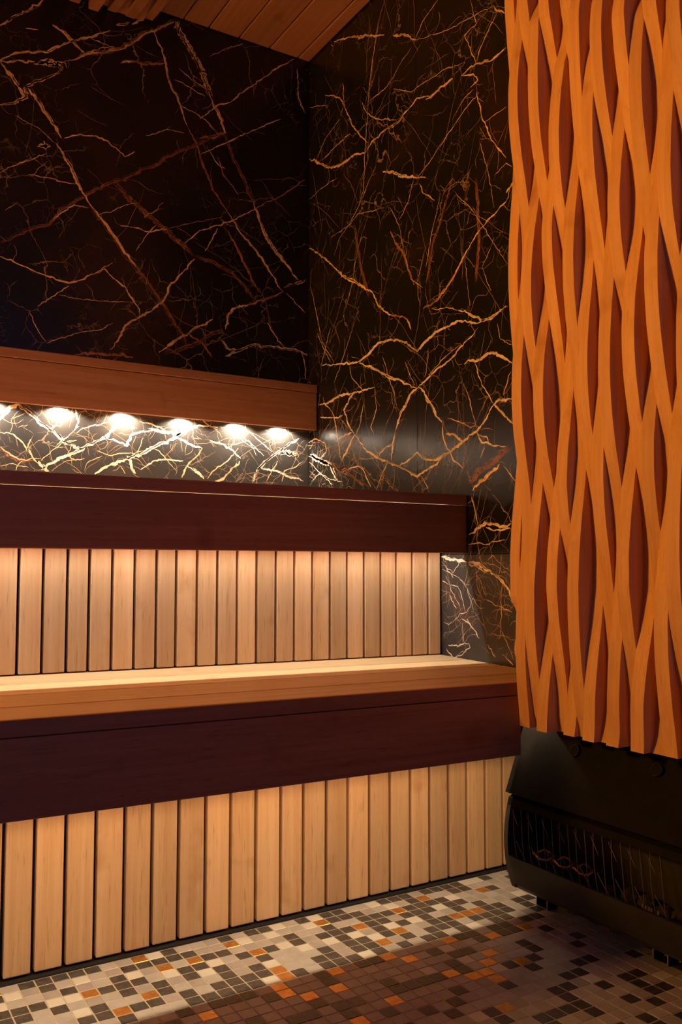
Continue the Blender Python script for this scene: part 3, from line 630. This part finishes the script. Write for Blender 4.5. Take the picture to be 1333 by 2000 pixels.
# ------------------------------------------------------------------ carved wavy wall panel
Z0B, DZB = 0.3, 0.03
BOARDS = [[1399,1424,1459,1500,1535,1552,1581,1610,1626,1857,1858,1749,1781,1939,1968,1968,1968,1950,1925,1893,1852,1813,1776,1739,1723,1706,1709,1716,1734,1760,1788,1820,1852,1878,1905,1919,1931,1930,1922,1908,1882,1856,1825,1795,1773,1751,1742,1739,1744,1758,1775,1801,1827,1856,1885,1909,1932,1950,1953,1942,1925,1902,1872,1839,1806,1775,1750,1731,1722,1722,1732,1751,1777,1808,1841,1874,1903,1927],
[1869,1894,1929,1970,2005,2022,2051,2080,2096,2107,2108,2097,2081,2047,2013,1974,1936,1911,1892,1891,1906,1930,1974,2018,2061,2103,2124,2140,2139,2126,2106,2071,2034,1987,1941,1899,1858,1831,1813,1809,1825,1846,1894,1941,1994,2047,2087,2120,2140,2143,2139,2109,2079,2017,1972,1932,1897,1871,1857,1856,1869,1894,1929,1970,2013,2055,2090,2116,2130,2131,2118,2093,2058,2017,1974,1932,1897,1871],
[1763,1742,1736,1745,1783,1881,1930,1978,2021,2061,2092,2112,2126,2120,2115,2085,2056,2016,1973,1930,1886,1846,1814,1784,1777,1770,1789,1815,1855,1906,1957,2006,2053,2077,2101,2098,2091,2064,2026,1980,1923,1866,1813,1759,1726,1695,1685,1687,1703,1738,1777,1837,1897,1960,2022,2070,2110,2120,2106,2082,2045,1999,1947,1893,1842,1797,1763,1742,1736,1745,1768,1805,1851,1903,1957,2009,2053,2087],
[1924,1984,2036,2077,2102,2094,2064,2034,1989,1938,1883,1823,1766,1716,1667,1647,1627,1639,1661,1703,1763,1827,1898,1968,2012,2057,2075,2086,2079,2059,2027,1974,1921,1862,1803,1762,1725,1710,1710,1723,1760,1800,1860,1919,1975,2029,2067,2095,2113,2117,2118,2109,2099,2082,2065,1957,1809,1753,1712,1686,1677,1686,1711,1751,1803,1862,1924,1984,2036,2077,2103,2112,2104,2078,2038,1986,1927,1865],
[1807,1768,1738,1721,1743,1796,1805,1816,1849,1890,1935,1984,2026,2047,2069,2052,2035,1997,1953,1904,1852,1803,1761,1721,1702,1684,1688,1696,1716,1745,1778,1819,1861,1910,1958,1999,2039,2059,2066,2055,2015,1972,1908,1844,1795,1749,1727,1719,1728,1761,1799,1861,1923,1987,2052,2070,2050,2052,2058,2049,2027,1993,1950,1903,1853,1807,1768,1738,1721,1718,1729,1753,1788,1832,1881,1929,1975,2013],
[2079,2070,2045,2008,1960,1904,1856,1809,1770,1734,1709,1695,1689,1707,1726,1779,1831,1893,1959,2006,2034,2049,2028,2007,1962,1917,1874,1831,1795,1762,1734,1714,1696,1699,1702,1732,1767,1818,1878,1939,2000,2056,2088,2121,2123,2123,2103,2073,2033,1982,1926,1829,1752,1717,1696,1689,1699,1723,1761,1809,1862,1918,1971,2016,2052,2073,2079,2070,2045,2008,1960,1906,1851,1798,1752,1717,1696,1689],
[1798,1777,1769,1774,1791,1830,1903,1953,1991,2023,2049,2065,2078,2079,2080,2061,2043,2011,1974,1932,1884,1841,1806,1773,1770,1767,1789,1816,1852,1895,1937,1978,2017,2043,2068,2074,2076,2061,2037,2005,1960,1915,1869,1824,1794,1766,1756,1756,1768,1798,1831,1881,1931,1989,2041,2067,2082,2090,2085,2068,2040,2002,1959,1913,1869,1829,1798,1777,1769,1774,1791,1819,1857,1900,1946,1990,2030,2061],
[1906,1955,1998,2034,2043,2013,1999,1985,1951,1909,1863,1810,1762,1725,1687,1673,1660,1661,1668,1690,1726,1769,1826,1883,1935,1986,2015,2039,2046,2041,2027,1996,1964,1919,1874,1839,1806,1791,1788,1796,1825,1856,1901,1945,1986,2027,2057,2083,2103,2115,2125,2126,2127,2089,1983,1881,1833,1789,1754,1730,1719,1723,1740,1770,1810,1857,1906,1955,1998,2034,2057,2068,2064,2047,2017,1977,1931,1881],
[2048,2029,1997,1956,1902,1801,1747,1697,1672,1657,1658,1675,1696,1730,1763,1804,1845,1886,1927,1956,1975,1985,1973,1961,1929,1897,1859,1820,1789,1762,1743,1739,1736,1753,1770,1803,1838,1883,1933,1982,2028,2070,2092,2113,2111,2106,2083,2052,2010,1954,1873,1778,1729,1706,1697,1702,1721,1752,1793,1841,1892,1941,1985,2020,2043,2053,2048,2029,1997,1956,1908,1857,1808,1764,1729,1706,1697,1702],
[1925,1973,2016,2051,2049,1992,1993,1993,1975,1952,1918,1873,1829,1784,1739,1721,1703,1712,1728,1759,1803,1850,1905,1960,2001,2041,2062,2077,2078,2067,2051,2022,1992,1953,1915,1875,1835,1805,1780,1768,1779,1795,1844,1892,1952,2013,2062,2106,2136,2147,2153,2132,2094,2016,1957,1908,1860,1816,1781,1757,1745,1748,1764,1792,1830,1876,1925,1973,2016,2051,2076,2087,2085,2069,2041,2002,1957,1908],
[1801,1754,1714,1685,1695,1746,1745,1746,1767,1797,1835,1884,1930,1967,2005,2002,2000,1970,1932,1888,1836,1787,1741,1696,1668,1640,1632,1629,1643,1669,1704,1757,1811,1876,1940,1990,2037,2059,2067,2059,2027,1993,1944,1896,1855,1815,1782,1720,1669,1667,1680,1706,1743,1789,1839,1889,1936,1976,2005,2021,2023,2010,1985,1947,1902,1852,1801,1754,1714,1685,1669,1667,1680,1706,1743,1789,1839,1889],
[1866,1927,1984,2033,2050,2040,2039,2035,1994,1938,1871,1793,1721,1670,1620,1607,1594,1601,1615,1642,1681,1726,1785,1844,1904,1963,2007,2048,2072,2083,2083,2060,2035,1980,1925,1866,1806,1767,1742,1732,1750,1773,1826,1878,1939,2001,2055,2105,2145,2170,2191,2148,2067,2003,1949,1888,1827,1770,1721,1685,1665,1662,1676,1706,1751,1805,1866,1927,1984,2033,2069,2089,2092,2078,2048,2003,1949,1888],
[2036,2026,2000,1961,1893,1773,1727,1682,1654,1631,1620,1621,1628,1653,1678,1722,1767,1819,1874,1919,1955,1979,1974,1967,1924,1882,1829,1774,1729,1690,1661,1651,1644,1663,1682,1719,1758,1803,1852,1902,1951,1999,2038,2076,2092,2105,2097,2078,2048,2002,1952,1819,1698,1659,1637,1630,1641,1667,1706,1756,1812,1870,1924,1972,2008,2030,2036,2026,2000,1961,1911,1855,1797,1742,1695,1659,1637,1630],
[1769,1777,1800,1834,1872,1901,1944,1986,2020,2050,2069,2075,2074,2052,2030,1980,1930,1873,1814,1769,1736,1717,1733,1752,1806,1860,1918,1977,2027,2070,2105,2124,2141,2134,2128,2101,2070,2029,1982,1935,1887,1842,1814,1787,1792,1800,1830,1872,1922,1983,2034,2063,2087,2109,2118,2112,2092,2059,2017,1969,1919,1870,1828,1795,1775,1769,1777,1800,1834,1877,1926,1977,2024,2065,2096,2114,2117,2107],
[1949,1899,1851,1809,1777,1757,1751,1758,1780,1856,1927,1982,2030,2059,2088,2091,2094,2083,2067,2045,2015,1983,1943,1902,1852,1801,1760,1720,1701,1696,1705,1743,1784,1853,1921,1981,2040,2074,2093,2098,2081,2062,2029,1996,1961,1925,1894,1865,1839,1800,1761,1758,1780,1813,1856,1904,1954,2002,2043,2075,2096,2102,2094,2073,2039,1997,1949,1899,1851,1809,1777,1757,1751,1758,1780,1813,1856,1904],
[1895,1940,1985,2027,2061,2085,2096,2094,2078,2051,2014,1971,1925,1881,1843,1813,1796,1791,1800,1822,1855,1895,1940,1992,2022,2048,2061,2070,2067,2055,2037,2004,1971,1929,1888,1853,1819,1800,1791,1794,1817,1843,1891,1938,1987,2036,2075,2110,2137,2127,2082,2051,2014,1971,1925,1881,1843,1813,1796,1791,1800,1822,1855,1895,1940,1985,2027,2061,2085,2096,2094,2078,2051,2014,1971,1925,1881,1843]]
PB, YA, ZBOT = 0.0295, -1.25, 0.427
panel = empty('carved_wall_panel', (-0.12, YA, ZBOT), 'tall carved alder panel of wavy upright boards above the black heater', 'wall panel')
keep(bx('backing_board', (-0.124, -0.0005, YA - 27 * PB - 0.01, YA - 0.0, ZBOT, H - 0.001), M_BLACK), panel)
def prof_x(row, z):
    t = (z - Z0B) / DZB; k = max(0, min(len(row) - 2, int(t))); f = t - k
    p0, p1, p2, p3 = row[max(k - 1, 0)], row[k], row[k + 1], row[min(k + 2, len(row) - 1)]
    return -(0.5 * ((2 * p1) + (-p0 + p2) * f + (2 * p0 - 5 * p1 + 4 * p2 - p3) * f * f + (-p0 + 3 * p1 - 3 * p2 + p3) * f ** 3)) / 10000
def wavy(row_fn, y0, y1, name, parent):
    zs = [ZBOT + (H - 0.002 - ZBOT) * k / 150 for k in range(151)]
    v = []; f = []
    for z in zs:
        x = row_fn(z)
        v += [(x, y0, z), (x, y1, z), (-0.125, y0, z), (-0.125, y1, z)]
    for k in range(150):
        a, b = 4 * k, 4 * k + 4
        f += [(a, a + 1, b + 1, b), (a + 2, b + 2, b + 3, a + 3), (a, b, b + 2, a + 2), (a + 1, a + 3, b + 3, b + 1)]
    n = 600; f += [(0, 2, 3, 1), (n, n + 1, n + 3, n + 2)]
    bm = bmesh.new(); vv = [bm.verts.new(q) for q in v]
    for q in f: bm.faces.new([vv[t] for t in q])
    return keep(obj(name, bm, M_WAVE), parent)
for i in range(27):
    y1 = YA - i * PB; y0 = y1 - PB + 0.0003
    if i < len(BOARDS): fn = lambda z, r=BOARDS[i]: prof_x(r, z)
    else:
        ph = (i % 2) * math.pi + rnd.uniform(-0.7, 0.7); fn = lambda z, ph=ph: -0.190 + 0.020 * math.sin(2 * math.pi * z / 0.6 + ph)
    wavy(fn, y0, y1, 'wavy_board', panel)

# carved ceiling panel of the same boards
cpan = empty('carved_ceiling_panel', (-0.9, -0.004, H), 'reddish carved wooden ceiling panel with uneven slat ends at the top left', 'ceiling panel')
cend = [(-0.6095, 2.531), (-0.6390, 2.520), (-0.6680, 2.517), (-0.6970, 2.522), (-0.7265, 2.518), (-0.7560, 2.530), (-0.7855, 2.501), (-0.815, 2.545), (-0.8440, 2.508), (-0.8735, 2.54)]
keep(bx('backing_board', (XL + 0.002, -0.588, -2.6, -0.004, H, H + 0.04), M_BLACK), cpan)
def ceil_slat(x1, z0, ph, k):
    ys = [-0.004 - 2.59 * t / 70 for t in range(71)]; bm = bmesh.new(); prev = None
    for y in ys:
        zb = z0 + 0.016 * (math.sin(2 * math.pi * y / 0.6 + ph) - math.sin(2 * math.pi * (-0.004) / 0.6 + ph))
        zb = min(H - 0.004, max(H - 0.085, zb))
        q = [bm.verts.new((x1 - 0.0292, y, zb)), bm.verts.new((x1, y, zb)), bm.verts.new((x1, y, H)), bm.verts.new((x1 - 0.0292, y, H))]
        if prev:
            for t in range(4): bm.faces.new((prev[t], prev[(t + 1) % 4], q[(t + 1) % 4], q[t]))
        else: bm.faces.new(q)
        prev = q
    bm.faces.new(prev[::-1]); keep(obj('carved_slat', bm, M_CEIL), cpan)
x = -0.588
k = 0
cz = [2.531, 2.520, 2.5175, 2.522, 2.518, 2.530, 2.502, 2.548, 2.508, 2.545]
while x > XL + 0.05:
    ceil_slat(x, cz[k] if k < len(cz) else 2.525 + 0.02 * math.sin(k * 2.7), (k % 2) * math.pi + rnd.uniform(-0.6, 0.6), k)
    x -= 0.0295; k += 1

# ------------------------------------------------------------------ slatted risers
def slats(root, edges, y, zb, zt, gap, mat=M_SLAT):
    # edges: centres of the shadow gaps from left to right
    for a, b in zip(edges[:-1], edges[1:]):
        xm = (a + b) / 2; j = rnd.uniform(-0.0006, 0.0006)
        keep(bx('slat', (a + gap / 2, b - gap / 2, y + j, y + 0.019 + j, zb(xm), zt), mat, bev=0.0022, seg=2), root)
X2 = [-1.1138, -1.0636, -1.0126, -0.9657, -0.9152, -0.8646, -0.8137, -0.7667, -0.7155, -0.6648, -0.6139, -0.5624, -0.5104, -0.4594, -0.4084, -0.3568, -0.306, -0.2543, -0.2027, -0.1524, -0.1006, -0.048, 0.0026]
X3 = [-1.1678, -1.1125, -1.0552, -0.9979, -0.9407, -0.8847, -0.8284, -0.7698, -0.7137, -0.6547, -0.5953, -0.5392, -0.4807, -0.424, -0.366, -0.3083, -0.2499, -0.1934, -0.1357, -0.0792, -0.0197, 0.0373]
e2 = [X2[0] - 0.0509 * k for k in range(36, 0, -1)] + X2[:-1] + [-0.0035]
e3 = [X3[0] - 0.0573 * k for k in range(31, 0, -1)] + X3 + [0.094]
s2 = empty('slatted_riser', (-1.2, -0.74, 0.5), 'upper riser of upright alder slats lit from above, behind the lower seat', 'wall panelling')
keep(bx('backing_board', (XL + 0.002, -0.001, -0.732, -0.722, 0.10, 0.921), M_BLACK), s2)
slats(s2, [e for e in e2 if e > XL], -0.757, lambda x: 0.5238 - 0.0108 * x, 0.921, 0.0064)
s3 = empty('slatted_riser', (-1.2, -0.94, 0.0), 'lower riser of upright alder slats standing on the mosaic floor', 'wall panelling')
keep(bx('backing_board', (XL + 0.002, 0.098, -0.928, -0.918, 0.0, 0.486), M_BLACK), s3)
keep(bx('painted_gap_shade', (XL + 0.002, 0.098, -0.9635, -0.9285, -0.0005, 0.0030), M_BLACK), s3)  # black strip standing in for the shade under the slats
slats(s3, [e for e in e3 if e > XL], -0.953, lambda x: 0.0075, 0.484, 0.0074)

# ------------------------------------------------------------------ benches
def fascia_set(root, y, ztop, zgr, zbot, x0, x1, th=0.018, low=False):
    capd = 0.12
    keep(bx('cap_board', (x0, x1, y - 0.0028, y - 0.0028 + (0.05 if low else capd), zgr + 0.0007, ztop), M_FASC, bev=0.002, seg=2), root)
    keep(bx('fascia_board', (x0, x1, y, y + th, zbot, zgr - 0.0007), M_FASC, bev=0.0022, seg=2), root)

# backrest box on the marble wall, with downlights underneath
br = empty('backrest_box', (-1.2, -0.035, 1.2285), 'slim wooden backrest box on the marble wall with a row of small downlights beneath', 'backrest')
keep(bx('cap_board', (XL + 0.002, -0.003, -0.0692, -0.001, 1.3577, 1.3858), M_FASC, bev=0.002, seg=2), br)
keep(bx('fascia_board', (XL + 0.002, -0.0045, -0.0677, -0.055, 1.2285, 1.3563), M_FASC, bev=0.0022, seg=2), br)
keep(bx('soffit_board', (XL + 0.002, -0.0045, -0.0545, -0.001, 1.2400, 1.2480), M_LONG), br)
for sx in SPOTX:
    bm = bmesh.new(); bmesh.ops.create_cone(bm, cap_ends=True, segments=20, radius1=0.012, radius2=0.012, depth=0.0026, matrix=Matrix.Translation((sx, -0.028, 1.2387)))
    dl = keep(obj('downlight', bm, M_STEEL), br)
    bm = bmesh.new(); bmesh.ops.create_cone(bm, cap_ends=True, segments=16, radius1=0.007, radius2=0.007, depth=0.0006, matrix=Matrix.Translation((sx, -0.028, 1.2374)))
    ln = obj('lens', bm, M_LED); ln.parent = dl

# upper bench
ub = empty('upper_bench', (-1.2, -0.45, 0.79), 'upper bench with dark reddish front board between the marble strip and the slats', 'bench')
fascia_set(ub, -0.867, 0.950, 0.9226, 0.7963, XL + 0.002, -0.002)
yy = -0.744
while yy < -0.02:
    y1 = min(yy + 0.116, -0.004); keep(bx('seat_board', (XL + 0.002, -0.002, yy, y1, 0.9233, 0.950), M_LONG, bev=0.002), ub); yy += 0.121
keep(bx('led_profile', (XL + 0.01, -0.006, -0.812, -0.800, 0.9165, 0.9225), M_STEEL), ub)
keep(bx('led_strip', (XL + 0.012, -0.008, -0.809, -0.803, 0.9156, 0.9164), M_LED), ub)
keep(bx('added_baffle', (XL + 0.01, -0.006, -0.7925, -0.7895, 0.879, 0.9225), M_LONG), ub)  # unseen lip added to shade the slat tops from the strip

# lower bench: sags a little towards the right hand wall, seat falls slightly to the front
lb = empty('lower_bench', (-1.2, -1.0, 0.36), 'lower bench with pale lit seat boards and a dark purple front board', 'bench')
def sag(o):
    for v in o.data.vertices:
        v.co.z += -0.0107 * (v.co.x + 1.15)
    return o
def zt_(y): return 0.5333 - 0.0107 * (-y - 0.765) / 0.475
yl = [-0.735, -0.873, -1.003, -1.130, -1.2415]
for a, b in zip(yl[:-1], yl[1:]):
    bm = bmesh.new(); box(bm, XL + 0.002, -0.002, b + (0.0016 if b > -1.24 else 0), a - 0.0016, -0.027, 0.0, bev=0.0045, seg=3)
    for v in bm.verts: v.co.z += zt_(v.co.y)
    keep(sag(obj('seat_board', bm, M_LONG)), lb)
keep(sag(bx('cap_board', (XL + 0.002, -0.163, -1.2425, -1.2035, 0.4945, 0.5215), M_FASC, bev=0.002, seg=2)), lb)
keep(sag(bx('fascia_board', (XL + 0.002, -0.163, -1.241, -1.213, 0.3655, 0.4932), M_FASC, bev=0.0022, seg=2)), lb)
keep(sag(bx('led_profile', (XL + 0.01, -0.006, -1.2025, -1.186, 0.4815, 0.4940), M_STEEL)), lb)
keep(sag(bx('led_strip', (XL + 0.012, -0.008, -1.195, -1.189, 0.4806, 0.4814), M_LED)), lb)

keep(sag(bx('added_baffle', (XL + 0.01, -0.006, -1.1712, -1.1690, 0.4585, 0.4945), M_LONG)), lb)  # unseen lip, added so the lower slats darken at the top
keep(sag(bx('added_light_stop', (XL + 0.01, -0.165, -1.2128, -1.1945, 0.3600, 0.3850), M_FASC, bev=0.002)), lb)  # unseen rail added behind the fascia to cut the floor light short
keep(sag(bx('baffle_rail', (XL + 0.01, -0.006, -1.190, -1.1690, 0.4946, 0.4985), M_LONG)), lb)

# ------------------------------------------------------------------ sauna heater
ht = empty('sauna_heater', (-0.08, -1.43, 0.0), 'low black sauna heater with a wire guarded window under the wavy panel', 'heater')
YH1, YH0 = -1.1855, -1.668
def hp(name, prof, y0, y1, mat, smooth=False):
    bm = bmesh.new(); extrude_profile(bm, prof, y0, y1); bmesh.ops.recalc_face_normals(bm, faces=bm.faces)
    return keep(obj(name, bm, mat), ht)
def front(z):
    t = (z - 0.165) / 0.10; return -0.166 + 0.020 * t * t
low = [(front(0.132 - 0.0125 * k), 0.132 - 0.0125 * k) for k in range(6)] + [(-0.138, 0.060), (-0.128, 0.053), (-0.020, 0.053), (-0.020, 0.060), (-0.125, 0.062), (-0.140, 0.080), (front(0.132) + 0.010, 0.132)]
lp = hp('lower_panel', low, YH0, YH1, M_HEATL)
top = [(front(z), z) for z in (0.238, 0.246, 0.252)] + [(-0.140, 0.259), (-0.020, 0.259), (-0.020, 0.250), (-0.138, 0.250), (-0.146, 0.238)]
hp('top_rail', top, YH0, YH1, M_HEAT)
def side_prof():
    z = [0.060, 0.075, 0.10, 0.125, 0.15, 0.175, 0.2, 0.225, 0.245, 0.255]
    return [(-0.02, 0.055)] + [(front(q) + 0.0006, q) for q in z] + [(-0.02, 0.257)]
hp('side_cheek', side_prof(), YH1 - 0.012, YH1 + 0.0005, M_HEATL); hp('side_cheek', side_prof(), YH0 - 0.0005, YH0 + 0.020, M_HEAT)
hp('inner_liner', [(-0.050, 0.064), (-0.045, 0.064), (-0.045, 0.248), (-0.050, 0.248)], YH0 + 0.02, YH1 - 0.012, M_BLACK)
# hood
hood = [(-0.158, 0.2655), (-0.152, 0.2625), (-0.030, 0.2625), (-0.030, 0.4255), (-0.0935, 0.4255)]
hd = hp('hood', hood, YH0, YH1 + 0.002, M_HEAT)
hd_dir = Vector((-0.0935 + 0.158, 0, 0.4255 - 0.2655)).normalized(); hd_n = Vector((-hd_dir.z, 0, hd_dir.x))
for (ky, kz) in ((-1.352, 0.378), (-1.560, 0.379)):
    c = Vector((-0.158, ky, 0.2655)) + hd_dir * ((kz - 0.2655) / hd_dir.z)
    rot = Vector((0, 0, 1)).rotation_difference(hd_n).to_matrix().to_4x4()
    bm = bmesh.new(); bmesh.ops.create_cone(bm, cap_ends=True, segments=28, radius1=0.0135, radius2=0.0115, depth=0.007, matrix=Matrix.Translation(c + hd_n * 0.0033) @ rot)
    kb = keep(obj('round_cap', bm, M_HEAT), ht)
    bm = bmesh.new(); pts = [c + hd_n * 0.0068 + rot.to_3x3() @ Vector((0.0118 * math.cos(t * math.pi / 14), 0.0118 * math.sin(t * math.pi / 14), 0)) for t in range(28)]
    tube(bm, pts + [pts[0]], 0.0007, 6); rm = obj('rim', bm, M_HEATL); rm.parent = kb; rm.matrix_parent_inverse = Matrix.Identity(4)
# guard wires
def wire(pts):
    bm = bmesh.new(); tube(bm, pts, 0.0009, 6); return keep(obj('guard_wire', bm, M_WIRE, smooth=True), ht)
def wpt(y, z): return (front(z) + 0.001, y, z)
yw = -1.205
k = 0
while yw > -1.60:
    wire([wpt(yw - 0.020 * (t / 8) ** 0.8 - (0.004 if k % 2 else 0.0) * math.sin(math.pi * t / 8), 0.242 - 0.112 * t / 8) for t in range(9)])
    if k % 2 == 0:
        wire([wpt(yw + 0.004 - 0.026 * t / 5, 0.232 - 0.030 * t / 5) for t in range(6)])
    else:
        wire([wpt(yw + 0.002 - 0.028 * t / 5, 0.170 - 0.036 * t / 5) for t in range(6)])
    yw -= 0.0215 if k % 2 == 0 else 0.024; k += 1
# curved element and stones inside
for cx, cy, r in ((-0.120, -1.262, 0.026), (-0.118, -1.318, 0.024), (-0.116, -1.372, 0.024)):
    bm = bmesh.new(); tube(bm, [(cx + r * 0.8 * math.cos(t * math.pi / 10), cy + r * math.sin(t * math.pi / 10), 0.143 + 0.004 * math.sin(t * 0.9)) for t in range(21)], 0.0032, 8)
    keep(obj('heating_element', bm, M_ELEM, smooth=True), ht)
for k in range(9):
    bm = bmesh.new(); bmesh.ops.create_icosphere(bm, subdivisions=2, radius=0.022, matrix=Matrix.Translation((-0.085 + rnd.uniform(-0.008, 0.008), -1.25 - 0.042 * k, 0.098 + rnd.uniform(0, 0.012))))
    for v in bm.verts: v.co += Vector((rnd.gauss(0, 0.0016), rnd.gauss(0, 0.0016), rnd.gauss(0, 0.0016)))
    keep(obj('stone', bm, M_STONE), ht)
hp('stone_tray', [(-0.148, 0.130), (-0.146, 0.130), (-0.128, 0.076), (-0.052, 0.076), (-0.052, 0.074), (-0.130, 0.074)], YH0 + 0.022, YH1 - 0.014, M_HEAT)
# maker's badge: a strip of unreadable raised marks
for k, (dy, wy) in enumerate(((0, .005), (-.007, .005), (-.014, .005), (-.020, .004), (-.034, .005))):
    keep(bx('badge_mark', (-0.1675, -0.1650, -1.560 + dy - wy, -1.560 + dy, 0.1385 - 0.0005 * k, 0.1455 - 0.0005 * k), M_WIRE, bev=0.0005), ht)
# U shaped feet
for fy in (-1.177, -1.498):
    bm = bmesh.new(); x0 = -0.0655
    box(bm, x0 + 0.002, x0 + 0.030, fy - 0.037, fy, 0.0, 0.0025); box(bm, x0 + 0.002, x0 + 0.030, fy - 0.003, fy, 0.0025, 0.054); box(bm, x0 + 0.002, x0 + 0.030, fy - 0.037, fy - 0.034, 0.0025, 0.054)
    fb = keep(obj('foot_bracket', bm, M_HEAT), ht)
    bm = bmesh.new(); tube(bm, [(x0, fy - 0.0015, 0.054), (x0, fy - 0.0015, 0.0025), (x0, fy - 0.0355, 0.0025), (x0, fy - 0.0355, 0.054)], 0.0014, 6)
    eg = obj('bare_edge', bm, M_EDGE, smooth=True); eg.parent = fb; eg.matrix_parent_inverse = Matrix.Identity(4)
